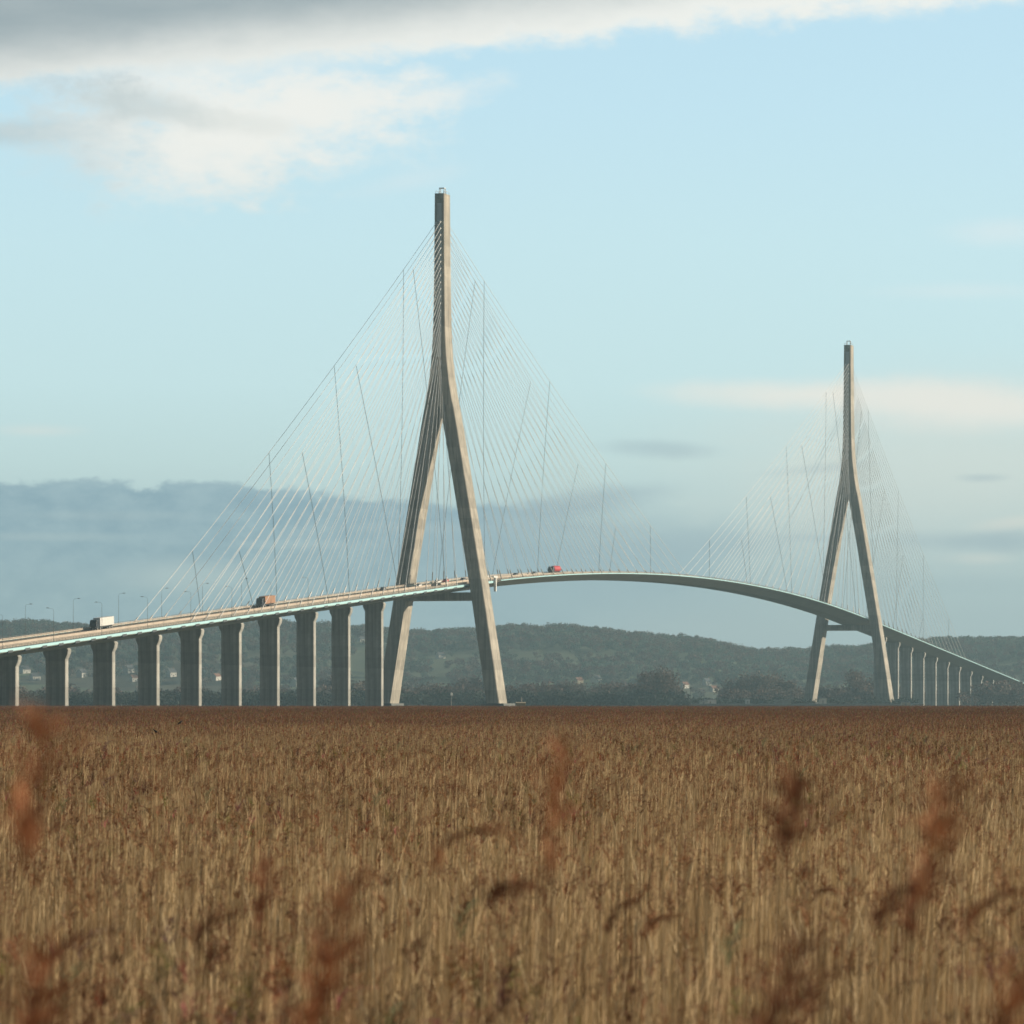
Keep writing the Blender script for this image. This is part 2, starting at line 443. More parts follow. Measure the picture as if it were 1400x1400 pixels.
for k in range(3, 12):
    for s in (11.0, -11.0):
        t = -96 - 43.5 * k + (12 if s > 0 else 0)
        o = lamp if first else copy_tree(lamp); first = False
        o.location = P(t, s, deck_z(t)); o.rotation_euler = (0, 0, math.pi / 2 - TH + (0 if s > 0 else math.pi))
        side = 'near' if s > 0 else 'far'
        tag(o, 'slender dark lamp post standing along the %s edge of the left approach deck' % side, 'street lamp', 'lamp posts along the %s edge of the bridge deck' % side)

# ------------------------------------------------------------------ vehicles (built pointing along local +x, front at +x)
def wheels(root, xs, y, r=.5, w=.35):
    for x in xs:
        for sy in (-1, 1):
            b = MB(); b.disc((x, sy * y, r), (0, 1, 0), r, w); wo = b.build('wheel', M['rubber'], root)
            b = MB(); b.disc((x, sy * (y + .02), r), (0, 1, 0), r * .55, w); b.build('rim', M['steel'], wo)
def make_lorry(body_m, cab_m, tanker=False, L=13.4, W=1.27):
    r = empty('articulated_lorry')
    b = MB(); hx = L + 3.6
    prof = [(hx - 2.3, .6), (hx - .1, .55), (hx, 1.5), (hx - .12, 2.1), (hx - .5, 3.15), (hx - 1.0, 3.45), (hx - 2.3, 3.5)]
    b.loft([[(x, -1.22, z) for x, z in prof], [(x, 1.22, z) for x, z in prof]]); bevel(b.build('cab', cab_m, r), .06)
    cab = r.children[0]
    b = MB(); b.loft([[(hx - .11, y, 2.12), (hx - .47, y, 3.1), (hx - .42, y, 3.12), (hx - .06, y, 2.12)] for y in (-1.08, 1.08)]); b.build('windscreen', M['glass'], cab)
    for sy in (-1, 1):
        b = MB(); b.box(hx - 1.9, hx - .75, sy * 1.225 - .008, sy * 1.225 + .008, 2.1, 2.95); b.build('side_window', M['glass'], cab)
        b = MB(); b.box(hx + .0, hx + .03, sy * .9 - .16, sy * .9 + .16, .9, 1.12); b.build('headlight', M['white'], cab)
    if tanker:
        b = MB(); n = 20; ri = []
        for x, k in ((0, .8), (.35, .97), (1, 1), (L - 1, 1), (L - .35, .97), (L, .8)):
            ri.append([(x, math.cos(2 * math.pi * i / n) * W * k, 2.45 + math.sin(2 * math.pi * i / n) * 1.35 * k) for i in range(n)])
        b.loft(ri); b.build('tank', body_m, r)
    else:
        b = MB(); b.box(0, L, -W, W, 1.2, 4.0); bevel(b.build('trailer', body_m, r), .08)
        b = MB()
        for x in np.arange(.6, L, 1.2):
            for sy in (-1, 1): b.box(x - .04, x + .04, sy * (W + .02) - .02, sy * (W + .02) + .02, 1.25, 3.95)
        b.build('trailer_rib', body_m, r)
        b = MB()
        for sy in (-1, 1): b.box(-.03, -.003, sy * .62 - .6, sy * .62 + .6, 1.25, 3.93)
        b.build('rear_door', body_m, r)
    b = MB(); b.box(.3, hx - 1.5, -.5, .5, .75, 1.1); b.box(.2, .3, -1.2, 1.2, .5, .75); b.build('chassis', M['darksteel'], r)
    wheels(r, (1.6, 2.9, 4.2, L - .2, hx - 1.1), 1.02)
    return r
def make_car(body_m, van=False):
    r = empty('van' if van else 'car')
    b = MB()
    if van:
        prof = [(0, .4), (5.0, .35), (5.1, .95), (4.3, 1.25), (3.6, 2.1), (3.3, 2.25), (.15, 2.25), (0, 2.1)]; w = .95
    else:
        prof = [(0, .35), (4.3, .3), (4.35, .7), (4.0, .85), (3.2, .95), (2.5, 1.42), (1.1, 1.46), (.35, 1.0), (0, .9)]; w = .86
    b.loft([[(x, -w, z) for x, z in prof], [(x, w, z) for x, z in prof]]); body = bevel(b.build('body', body_m, r), .07)
    for sy in (-1, 1):
        b = MB(); y = sy * (w + .004)
        pr = [(3.95, 1.3), (3.5, 1.95), (2.6, 1.95), (2.6, 1.3)] if van else [(3.0, .98), (2.45, 1.34), (1.2, 1.37), (.75, 1.02)]
        b.loft([[(x, y - .006, z) for x, z in pr], [(x, y + .006, z) for x, z in pr]]); b.build('side_window', M['glass'], r)
    x0, x1, z0, z1 = (4.28, 3.62, 1.3, 2.08) if van else (3.18, 2.53, .98, 1.4)
    b = MB(); b.loft([[(x0, y, z0), (x1, y, z1), (x1 + .03, y, z1 + .03), (x0 + .03, y, z0 + .03)] for y in (-w + .12, w - .12)]); b.build('windscreen', M['glass'], r)
    wheels(r, (.85, (4.1 if van else 3.45)), w - .12, .33, .22)
    return r
def on_deck(o, t, s, towards=True):
    sl = (deck_z(t + 2) - deck_z(t - 2)) / 4
    yaw = math.pi / 2 - TH + (math.pi if towards else 0)
    o.location = P(t, s, deck_z(t) + .075)
    o.rotation_euler = Euler((0, math.atan(sl) * (1 if towards else -1), yaw))
G = 'vehicles crossing the bridge deck'
v = make_lorry(M['white'], M['darkcab']); on_deck(v, -376, -6.8); tag(v, 'long white lorry with dark cab driving down the left approach of the bridge', 'lorry', G)
v = make_lorry(M['orange'], M['darkcab'], L=12.0); on_deck(v, -203, -6.8); tag(v, 'dull orange brown sided lorry driving down the approach left of the nearer pylon', 'lorry', G)
v = make_lorry(M['red'], M['darkcab'], tanker=True, L=11.5); on_deck(v, 214, -6.8); tag(v, 'red tanker lorry near the crest of the bridge right of the nearer pylon', 'lorry', G)
v = make_car(M['white'], True); on_deck(v, -524, -6.8); tag(v, 'white van at the left edge of the picture on the approach deck', 'van', G)
for t, s, m, tw, lab in ((-60, -6.8, 'greycar', True, 'grey car on the bridge just left of the nearer pylon legs'),
                         (18, -6.8, 'white', True, 'white car on the bridge between the two legs of the nearer pylon'),
                         (44, -3.2, 'greycar', True, 'dark car on the deck just behind the right leg of the nearer pylon'),
                         (92, -6.8, 'white', True, 'white car on the deck a little right of the nearer pylon'),
                         (-22, -3.2, 'white', True, 'white car passing behind the left leg of the nearer pylon'),
                         (30, -6.8, 'red', True, 'small red car on the deck beside the right leg of the nearer pylon'),
                         (128, -3.2, 'greycar', True, 'dark car following the white one right of the nearer pylon'),
                         (172, -6.8, 'greycar', True, 'grey car a few lengths in front of the red tanker'),
                         (680, 7.0, 'white', False, 'white car heading down the deck just left of the farther pylon'),
                         (745, 7.0, 'white', False, 'white car on the deck passing the left leg of the farther pylon'),
                         (903, 7.0, 'greycar', False, 'dark car on the deck just right of the farther pylon'),
                         (1085, 7.0, 'white', False, 'white car on the far right descending deck')):
    v = make_car(M[m]); on_deck(v, t, s, tw); tag(v, lab, 'car', G)

# ------------------------------------------------------------------ SETTING
XW, Y0, Y1 = 3600, -400, 9600
b = MB(); n = 24
for i in range(n + 1):
    for j in range(n + 1):
        b.v.append((-XW + 2 * XW * i / n, Y0 + (Y1 - Y0) * j / n, 0))
b.f = [(i * (n + 1) + j, (i + 1) * (n + 1) + j, (i + 1) * (n + 1) + j + 1, i * (n + 1) + j + 1) for i in range(n) for j in range(n)]
tag(b.build('ground', M['ground'], recalc=False), kind='structure')
b = MB()                                            # the river passes under the main span
def river(y): return [P(t, y, .004) for t in (130, 790)]
pts = [(-420, 1700), (-180, 1930), (60, 2060), (420, 2100), (3300, 1900)], [(-2000, 2650), (-300, 2640), (180, 2590), (700, 2560), (3300, 2500)]
b.v = [(x, y, .004) for x, y in pts[0]] + [(x, y, .004) for x, y in pts[1]]
b.f = [(i, i + 1, i + 6, i + 5) for i in range(4)]
tag(b.build('river', M['water'], recalc=False), kind='structure')

RIDGE = [(-900, 868), (-400, 860), (0, 856), (60, 850), (110, 856), (200, 860), (300, 853), (400, 851), (440, 853), (500, 857), (565, 864), (640, 861), (700, 856), (760, 857), (820, 861), (880, 868), (950, 872), (985, 881), (1012, 888), (1080, 888), (1150, 885), (1210, 882), (1260, 875), (1320, 872), (1370, 873), (1420, 878), (1600, 870), (2200, 865)]
HD = 5400.0
def vnoise(x, y):
    return (math.sin(x * 1.3 + 1.7 * math.sin(y * .9)) + math.sin(y * 1.7 + 1.3 * math.sin(x * 1.1 + 2)) + .6 * math.sin(2.3 * x + 1.9 * y) + .4 * math.sin(4.1 * x - 3.3 * y + 1)) / 3.0
TREE_H = 11.0
def hill_z(x, y):
    px = 700 + x / HD * F
    rz = EYE + (HZ - interp(px, RIDGE)) / F * HD - TREE_H
    a = (y - 4150 - 120 * vnoise(x / 420, 3)) / (HD - 4200)
    a = max(0., min(1., a)); a = a * a * (3 - 2 * a)
    a = .22 * a ** .5 + .78 * a if a > 0 else 0
    back = max(0., min(1., (y - HD - 300) / 3000))
    z = rz * a * (1 - .25 * back)
    if a > 0: z += a * (1 - a) * 26 * vnoise(x / 210, y / 300)
    return max(z, -.8)
b = MB(); nx, ny = 240, 70
xs = [-3300 + 6600 * i / nx for i in range(nx + 1)]
ys = [4000 + 5400 * (j / ny) ** 1.5 for j in range(ny + 1)]
b.v = [(x, y, hill_z(x, y) - (.8 if y < 4150 else 0)) for x in xs for y in ys]
b.f = [(i * (ny + 1) + j, (i + 1) * (ny + 1) + j, (i + 1) * (ny + 1) + j + 1, i * (ny + 1) + j + 1) for i in range(nx) for j in range(ny)]
tag(b.build('hills', M['hill'], recalc=False), kind='structure')

# ------------------------------------------------------------------ instancing helper for uncountable growth
def scatter(name, pts, meshes, label=None):
    """pts: list of (x, y, z, variant, yaw, scale, tilt); one object whose vertices each grow one clump"""
    me = bpy.data.meshes.new(name); me.from_pydata([p[:3] for p in pts], [], [])
    for nm, ty, vals in (('variant', 'INT', [int(p[3]) for p in pts]), ('scl', 'FLOAT', [p[5] for p in pts])):
        me.attributes.new(nm, ty, 'POINT').data.foreach_set('value', vals)
    me.attributes.new('rot', 'FLOAT_VECTOR', 'POINT').data.foreach_set('vector', [c for p in pts for c in (p[6], 0., p[4])])
    o = bpy.data.objects.new(name, me); COL.objects.link(o)
    src = bpy.data.collections.new(name + '_sources')
    for i, m in enumerate(meshes):
        src.objects.link(bpy.data.objects.new('%s_clump_%02d' % (name, i), m))
    g = bpy.data.node_groups.new(name + '_scatter', 'GeometryNodeTree')
    g.interface.new_socket('Geometry', in_out='INPUT', socket_type='NodeSocketGeometry')
    g.interface.new_socket('Geometry', in_out='OUTPUT', socket_type='NodeSocketGeometry')
    N = g.nodes.new; L = g.links.new
    gi, go = N('NodeGroupInput'), N('NodeGroupOutput')
    ci = N('GeometryNodeCollectionInfo'); ci.inputs['Collection'].default_value = src
    ci.inputs['Separate Children'].default_value = True; ci.inputs['Reset Children'].default_value = True
    ip = N('GeometryNodeInstanceOnPoints'); ip.inputs['Pick Instance'].default_value = True
    def attr(nm, ty):
        a = N('GeometryNodeInputNamedAttribute'); a.data_type = ty; a.inputs['Name'].default_value = nm; return a.outputs['Attribute']
    er = N('FunctionNodeEulerToRotation')
    L(attr('rot', 'FLOAT_VECTOR'), er.inputs[0])
    L(gi.outputs[0], ip.inputs['Points']); L(ci.outputs[0], ip.inputs['Instance'])
    L(attr('variant', 'INT'), ip.inputs['Instance Index']); L(er.outputs[0], ip.inputs['Rotation']); L(attr('scl', 'FLOAT'), ip.inputs['Scale'])
    L(ip.outputs[0], go.inputs[0])
    md = o.modifiers.new('scatter', 'NODES'); md.node_group = g
    tag(o, kind='stuff')
    if label: o['label'] = label
    return o

# ------------------------------------------------------------------ REEDS
STRAW = [(.61, .47, .275), (.51, .375, .205), (.57, .45, .29), (.38, .265, .145), (.69, .55, .34)]
LEAF = [(.46, .36, .22), (.50, .41, .26), (.38, .28, .16), (.42, .33, .21)]
PLUME = [(.30, .145, .075), (.22, .105, .058), (.36, .19, .10), (.27, .12, .065), (.42, .26, .15)]
def jit(c, r, k=.18):
    f = 1 + r.uniform(-k, k); return (c[0] * f, c[1] * f, c[2] * f, 1)
def ribbon(b, pts, wv, ws, col):
    """a flat strip along pts, half width ws along the vectors wv"""
    vs, n = [], len(pts)
    for p, w in zip(pts, ws):
        vs += [p - wv * w, p + wv * w]
    b.add(vs, [(2 * i, 2 * i + 1, 2 * i + 3, 2 * i + 2) for i in range(n - 1)], col)
def reed(b, r, x, y, detail, h=None):
    plumed = detail < 0; detail = abs(detail)
    h = h or max(1.6, min(2.8, r.gauss(2.3, .20)))
    az = r.gauss(.25, 1.2); lean = abs(r.gauss(.07, .08))
    if r.random() < .05: lean += r.uniform(.3, .8)
    wind = Vector((math.cos(az), math.sin(az), 0))
    base = Vector((x, y, -.05))
    side = lambda a: Vector((math.cos(a), math.sin(a), 0))
    def at(k): return base + wind * lean * k ** 2.2 + Vector((0, 0, h * k - lean * .12 * k ** 2))
    col = jit(r.choice(STRAW), r)
    if detail == 2:
        ribbon(b, [at(k) for k in (0, .3, .55, .75, .9, 1)], side(r.uniform(-1.1, 1.1)), [.0046, .0045, .0042, .0037, .003, .0018], col)
    else:
        ks = (0, .45, .75, 1) if detail else (.15, 1)
        ribbon(b, [at(k) for k in ks], side(r.uniform(-.9, .9)), [.0045 * (1.15 - .7 * k) * (1 if detail else 1.25) for k in ks], col)
    for q in range(1 if r.random() < (.7, .6, .5)[2 - detail] else 0):
        k = r.uniform(.35, .95); p = at(k); a = az + r.gauss(0, 1.1); out = side(a); L = r.uniform(.2, .46)
        up = r.uniform(.2, 1.0); w = side(a + 1.57) * 1.0
        c = jit(r.choice(LEAF), r)
        tip = p + out * L * .34 + Vector((0, 0, L * (up + .05)))
        mid = p + out * L * .2 + Vector((0, 0, L * (up * .6 + .1)))
        if detail: ribbon(b, [p, mid, tip], (w + Vector((0, 0, r.uniform(-.5, .5)))).normalized(), [.003, .006, .001], c)
        else: b.add([p - w * .006, p + w * .006, tip], [(0, 1, 2)], c)
    if r.random() < (.8 if plumed else (.85, .17, .13)[detail]):
        PL = r.uniform(.12, .24); top = at(1.0); droop = r.uniform(.1, 1.0)
        ax = lambda k: top + wind * PL * droop * k * k * .9 + Vector((0, 0, PL * (k - droop * .55 * k * k)))
        c0 = r.choice(PLUME)
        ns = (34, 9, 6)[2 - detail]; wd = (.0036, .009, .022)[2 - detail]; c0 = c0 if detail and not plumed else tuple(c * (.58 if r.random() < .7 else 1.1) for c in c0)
        for q in range(ns):
            k = r.uniform(-.08, .9); p = ax(k); a = r.uniform(0, 6.283)
            sp = (.035 + .03 * math.sin(max(k, 0) * 3.1)) * r.uniform(.5, 1.35)
            e = ax(min(k + r.uniform(.2, .42), 1.15)) + side(a) * sp + Vector((0, 0, -.02 * r.random()))
            w = side(a + 1.57 + r.gauss(0, .5))
            c = jit(c0, r, .25)
            if detail == 2:
                m = p.lerp(e, .55) + side(a) * sp * .25
                ribbon(b, [p, m, e], w, [wd * .6, wd, wd * .2], c)
            else:
                b.add([p - w * wd * .5, p.lerp(e, .6) + w * wd, e, p.lerp(e, .5) - w * wd], [(0, 1, 2, 3)], c)
def clump(seed, size, count, detail):
    r = random.Random(seed); b = MB()
    for i in range(count): reed(b, r, r.uniform(-size / 2, size / 2), r.uniform(-size / 2, size / 2), detail)
    return b.mesh('reed_clump', M['reed'])
near_m = [clump(100 + i, 1.0, 36, 2 if i < 10 else -2) for i in range(14)]
mid_m = [clump(200 + i, 2.0, 135, 1) for i in range(10)]
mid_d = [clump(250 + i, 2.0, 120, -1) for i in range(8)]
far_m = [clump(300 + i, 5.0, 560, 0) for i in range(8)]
pts = []
def grid(d0, d1, size, v0, nv, spread):
    y = d0
    while y < d1:
        hw = .128 * y + 7
        x = -hw
        while x < hw:
            # a stand is not level: patches a little taller or shorter than their neighbours
            hs = 1.075 + .065 * vnoise(x / 6.0, y / 9.0) + .035 * vnoise(x / 1.7 + 5, y / 2.3) + (.05 * vnoise(x / 23 + 2, y / 60) if y > 300 else 0) - .11 * min(1, max(0, (y - 350) / 500)) + (rnd.gauss(0, .028) if y > 400 else 0)
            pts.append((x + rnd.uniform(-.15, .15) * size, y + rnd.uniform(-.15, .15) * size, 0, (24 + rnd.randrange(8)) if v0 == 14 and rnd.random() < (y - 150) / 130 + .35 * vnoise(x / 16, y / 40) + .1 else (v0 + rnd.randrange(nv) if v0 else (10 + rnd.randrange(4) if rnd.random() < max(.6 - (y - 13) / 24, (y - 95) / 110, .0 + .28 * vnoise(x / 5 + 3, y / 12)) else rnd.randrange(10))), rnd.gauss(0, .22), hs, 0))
            x += size
        y += size
grid(13.5, 125, 1.0, 0, 14, .3)
grid(125.5, 400, 2.0, 14, 10, .3)
grid(402, 1190, 5.0, 32, 8, .3)
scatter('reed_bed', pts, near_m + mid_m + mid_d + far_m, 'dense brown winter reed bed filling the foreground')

# single stalks that stand up in front of the bed, close enough to be out of focus
def lone_reed(px, py, d, label, seed, lean=.3, az=.2, PL=.30, droop=.5, dark=1.0, fat=1.0):
    r = random.Random(seed); tip = pix(px, py, d); r0 = empty('reed_stalk', (tip.x - lean * math.cos(az), d, 0))
    h = tip.z - PL * (.95 if droop < .5 else .5)
    wind = Vector((math.cos(az), math.sin(az) * .4, 0))
    at = lambda k: wind * lean * .85 * k ** 2.3 + Vector((0, 0, h * k))
    b = MB(); b.tube([at(k) for k in (0, .2, .4, .55, .7, .82, .92, 1)], [.005, .005, .0045, .004, .0035, .003, .0025, .002], 5, True, jit(STRAW[1], r)); b.build('stem', M['reed'], r0, recalc=False)
    b = MB(); top = at(1.0); t0 = (at(1) - at(.94)).normalized()
    hd = Vector((math.cos(az), math.sin(az), 0)); e0 = math.asin(max(-1, min(1, t0.z))); spine = [top]
    for q in range(14):                       # the plume bends over along an arc of its own length
        el = e0 - droop * 1.6 * (q / 13) ** .8
        spine.append(spine[-1] + (hd * math.cos(el) + Vector((0, 0, math.sin(el)))) * PL / 12)
    def ax(k):
        k = max(-.1, min(k, 1.15)) * 12
        if k < 0: return top + t0 * PL * k / 12
        i_ = min(int(k), 13); return spine[i_].lerp(spine[i_ + 1], k - i_)
    c0 = [c * max(dark, .8) * g for c, g in zip(PLUME[seed % 4], (1.3, 1.22, 1.18))]
    for q in range(int(66 * fat)):
        k = r.uniform(-.12, .92); p = ax(k); a = r.uniform(0, 6.283); sd = Vector((math.cos(a), math.sin(a), r.uniform(-.3, .3)))
        sp = (.018 + .032 * math.sin(max(k, .0) * 3.0)) * r.uniform(.3, 1.75) * fat
        e = ax(min(k + r.uniform(.12, .3), 1.12)) + sd * sp
        w = Vector((math.cos(a + 1.57), math.sin(a + 1.57), r.uniform(-.6, .6)))
        ribbon(b, [p, p.lerp(e, .55) + sd * sp * .3, e], w, [.0022, .0042, .001], jit(c0, r, .3))
    b.build('plume', M['reed'], r0, recalc=False)
    for q in range(3):
        k = (.58, .72, .84)[q]; p = at(k); a = r.uniform(-.8, .8) + (3.14 if q % 2 else 0); L = r.uniform(.14, .24); out = Vector((math.cos(a), math.sin(a), 0))
        b = MB(); ribbon(b, [p, p + out * L * .4 + Vector((0, 0, L * .4)), p + out * L * .75 + Vector((0, 0, L * .42)), p + out * L + Vector((0, 0, L * .2))], Vector((-out.y, out.x, .3)), [.004, .008, .005, .001], jit(LEAF[r.randrange(4)], r)); b.build('leaf', M['reed'], r0, recalc=False)
    tag(r0, label, 'reed', 'blurred single reeds rising in front of the reed bed')
    return r0
LR = [(50, 985, 6.5, 'very blurred russet plume rising at the far left past the bed edge', .12, .2, .20, .15, 1.1, 1.0),
      (286, 1250, 13, 'arched plume drooping sideways low on the left of the reeds', .25, .1, .17, 1.0, .65, .8),
      (610, 1128, 12, 'brown plume bent into an arch below the nearer pylon', .2, .1, .20, 1.25, 1.0, .9),
      (690, 1198, 11, 'small nodding plume just right of the arched one', .2, .1, .12, 1.5, .62, 1.3),
      (765, 1025, 7.5, 'faint tall plume standing right of the nearer pylon foot', .1, .3, .20, .1, 1.3, .7),
      (1085, 1062, 10, 'thick upright brown plume left of the farther pylon foot', .12, .1, .17, .15, .95, 1.4),
      (1285, 1062, 9.5, 'long leaning russet plume below the right hand viaduct', .25, .05, .24, .2, 1.0, 1.2),
      (1262, 1170, 10.5, 'second leaning plume overlapping the stem of the long russet one', .22, .05, .18, .3, 1.0, 1.2),
      (1345, 1222, 12, 'drooping plume lying almost level at the right edge', .3, .05, .2, 1.0, 1.0, .9),
      (1215, 1228, 12, 'short bushy plume under the leaning russet ones', .2, .1, .14, .7, 1.0, 1.2),
      (468, 1200, 10, 'slanting russet plume in the lower left half', .25, .05, .19, .25, .9, 1.2),
      (360, 1180, 11, 'thin upright blurred plume left of the slanting one', .08, .2, .17, .1, 1.0, .7),
      (425, 1290, 8.5, 'bushy reddish plume at the bottom left of centre', .12, .1, .24, .3, 1.1, 1.8),
      (842, 1240, 17, 'brown plume with bent tip at the bottom right of centre', .2, .1, .17, .8, .8, 1.0),
      (895, 1250, 18, 'rounded plume leaning right at the bottom right of centre', .25, .1, .17, 1.1, .8, 1.0),
      (1122, 1208, 19, 'small hooked plume below the upright brown one', .15, .1, .11, 1.6, .6, .9),
      (45, 1285, 8.5, 'wide reddish plume in the bottom left corner', .12, .1, .24, .3, 1.1, 1.8),
      (1060, 1290, 8.5, 'soft reddish plume near the bottom edge on the right', .15, .1, .24, .3, 1.1, 1.7),
      (1375, 1310, 8.5, 'soft brown plume in the bottom right corner', .15, .1, .24, .3, 1.0, 1.7)]
for i, (px, py, d, lab, lean, az, PL, dr, dk, fat) in enumerate(LR): lone_reed(px, py, d, lab, 900 + i, lean, az, PL, dr, dk, fat)

# ------------------------------------------------------------------ TREES
def crown_mesh(seed, h, w, n, leaf, cols, name='crown', lo=.18):
    r = random.Random(seed); b = MB()
    lobes = [(r.gauss(0, .27) * w, r.gauss(0, .27) * w, h * r.uniform(.38, .86), r.uniform(.16, .32) * w) for i in range(9)]
    for i in range(n):
        cx, cy, cz, cr = r.choice(lobes)
        d = Vector((r.gauss(0, 1), r.gauss(0, 1), r.gauss(0, .9))).normalized() * cr * r.uniform(.35, 1.12)
        p = Vector((cx, cy, cz)) + d
        if p.z < h * lo: continue
        a = Vector((r.gauss(0, 1), r.gauss(0, 1), r.gauss(0, 1))).normalized(); c = a.cross(Vector((r.gauss(0, 1), r.gauss(0, 1), r.gauss(0, 1)))).normalized()
        s = leaf * r.uniform(.5, 1.4)
        b.add([p - a * s, p + c * s * .45, p + a * s, p - c * s * .45], [(0, 1, 2, 3)], jit(r.choice(cols), r, .3))
    return b.mesh(name, M['foliage'])
def trunk_mb(seed, h, w):
    r = random.Random(seed); b = MB()
    b.tube([(0, 0, -.4), (r.uniform(-.1, .1), 0, h * .25), (r.uniform(-.3, .3), .1, h * .55), (r.uniform(-.4, .4), 0, h * .8)], [h * .028, h * .02, h * .013, h * .005], 7)
    for i in range(9):
        z = h * r.uniform(.22, .6); a = r.uniform(0, 6.28); L = w * r.uniform(.25, .45)
        b.tube([(0, 0, z), (math.cos(a) * L * .5, math.sin(a) * L * .5, z + L * .45), (math.cos(a) * L, math.sin(a) * L, z + L * 1.0)], [h * .011, h * .007, h * .003], 5)
    return b
BROWN = [(.16, .105, .085), (.13, .09, .078), (.19, .12, .09), (.12, .10, .085)]
HAZE_GREEN = [(.095, .135, .115), (.11, .135, .115), (.16, .145, .12), (.09, .13, .12), (.17, .165, .125)]  # woodland tints shifted towards blue to carry distance haze
DARK = [(.03, .05, .04), (.04, .055, .04), (.05, .05, .042)]
r = random.Random(21)
wood = [crown_mesh(400 + i, 12, 10, 420, .8, HAZE_GREEN if i % 3 else BROWN, 'woodland_clump', .05) for i in range(8)]
scrub = [crown_mesh(430 + i, 6.0, 7, 300, .55, BROWN, 'scrub_clump', .0) for i in range(6)]
hedge = [crown_mesh(450 + i, 4.0, 7, 260, .5, DARK, 'hedge_clump', .0) for i in range(4)]

HOUSES = [  # px, py, size, roof, label
    (602, 897, 1.0, 'slate', 'white house alone on the wooded hillside between the nearer pylon legs'),
    (662, 931, 1.3, 'tile', 'long white house at the hill foot beside the right leg of the nearer pylon'),
    (815, 929, 1.1, 'slate', 'white house at the hill foot under the middle of the span'),
    (791, 931, 1.0, 'tile', 'pinkish house just left of the white one under the middle of the span'),
    (966, 933, 1.1, 'slate', 'bright white house at the hill foot left of the farther pylon'),
    (936, 937, .9, 'tile', 'small pale house left of the bright white one'),
    (976, 942, .9, 'tile', 'small pale house just below the bright white one'),
    (405, 935, 1.3, 'slate', 'long low white house seen between the piers left of the nearer pylon'),
    (494, 874, .9, 'slate', 'tiny white house high on the hill beside the last pier'),
    (34, 917, 1.2, 'slate', 'pale house of the village behind the leftmost piers'),
    (48, 926, 1.1, 'slate', 'lower pale house between the two leftmost piers'),
    (112, 922, 1.2, 'slate', 'grey roofed pale house behind the second gap between piers'),
    (176, 916, 1.2, 'slate', 'upper pale house in the third gap between piers'),
    (183, 928, 1.0, 'tile', 'lower pale house in the third gap between piers'),
    (234, 921, 1.2, 'slate', 'pale house in the fourth gap between piers'),
    (296, 926, 1.0, 'tile', 'small pale house in the fifth gap between piers')]
def make_house(i, wall, roof):
    r_ = random.Random(i); L, W, H = r_.uniform(9, 13), r_.uniform(7, 8.5), r_.uniform(4.4, 5.6); rf = W * .48
    o = empty('house')
    b = MB(); b.loft([[(x, -W / 2, -1.5), (x, W / 2, -1.5), (x, W / 2, H), (x, 0, H + rf), (x, -W / 2, H)] for x in (-L / 2, L / 2)]); b.build('wall', wall, o)
    b = MB()
    for sy in (-1, 1):
        b.loft([[(x, sy * (W / 2 + .5), H - .45), (x, 0, H + rf + .06), (x, 0, H + rf + .34), (x, sy * (W / 2 + .5), H - .17)] for x in (-L / 2 - .4, L / 2 + .4)])
    ro = b.build('roof', roof, o)
    b = MB(); b.box(L / 2 - 1.6, L / 2 - .7, -.4, .4, H + rf - .6, H + rf + 1.3); b.build('chimney', M['tile'], ro)
    for x in (-L * .3, 0, L * .3):
        b = MB(); b.box(x - .5, x + .5, -W / 2 - .03, -W / 2 - .003, 2.0 if x else .0, 3.3 if x else 2.1)
        b.build('window' if x else 'door', M['glass'], o)
    return o
hp = []
for i, (px, py, sz, rf, lab) in enumerate(HOUSES):
    d = 4060.
    while d < HD + 200:
        z = EYE + (HZ - py) / F * d - 3
        if hill_z((px - 700) / F * d, d) >= z: break
        d += 6
    x = (px - 700) / F * d
    o = make_house(i, M['cream'] if 'pinkish' in lab else M['render'], M[rf])
    o.location = (x, d, max(hill_z(x, d), 0)); o.scale = (sz * .72,) * 3; o.rotation_euler = (0, 0, rnd.uniform(.6, 1.1))
    tag(o, lab, 'house', 'houses on the far hillside'); hp.append((x, d))
def clear_of_houses(x, y):
    return all(not (abs(x - hx * y / hy) < 9 and hy - 1500 < y < hy + 14) for hx, hy in hp)

pts = []
for i in range(16000):
    y = 4150 + 2100 * r.random() ** .85; x = r.uniform(-1, 1) * (.155 * y)
    den = .6 + .8 * vnoise(x / 160, y / 150)
    if y > HD - 500: den += .5
    if r.random() > den: continue
    z = hill_z(x, y)
    if z < .5 or not clear_of_houses(x, y): continue
    pts.append((x, y, z - .5, r.randrange(8), r.uniform(0, 6.28), r.uniform(.55, 1.25), 0))
scatter('hillside_wood', pts, wood, 'hazy blue-green winter woodland covering the far hills')
pts = []
for i in range(3600):                                # leafless scrub along the far bank
    y = 3050 + r.random() * 1000; x = r.uniform(-1, 1) * .14 * y
    k = .5 + .5 * vnoise(x / 90, y / 200)
    if r.random() > .35 + .6 * k or not clear_of_houses(x, y): continue
    pts.append((x, y, 0, r.randrange(6), r.uniform(0, 6.28), r.uniform(1.0, 2.0) * (.9 + .9 * max(k - .3, 0)), 0))
scatter('bank_scrub', pts, scrub, 'low brown leafless scrub along the far river bank')
pts = []
for i in range(1500):
    y = 2720 + r.random() * 240; x = r.uniform(-.135, .085) * y
    if r.random() > .55 + .8 * vnoise(x / 50, y / 90): continue
    pts.append((x, y, -.4, r.randrange(4), r.uniform(0, 6.28), r.uniform(1.1, 2.3) * (1 if x < .035 * y else .6), 0))
scatter('bank_hedge', pts, hedge, 'dark evergreen hedge along the far river bank')

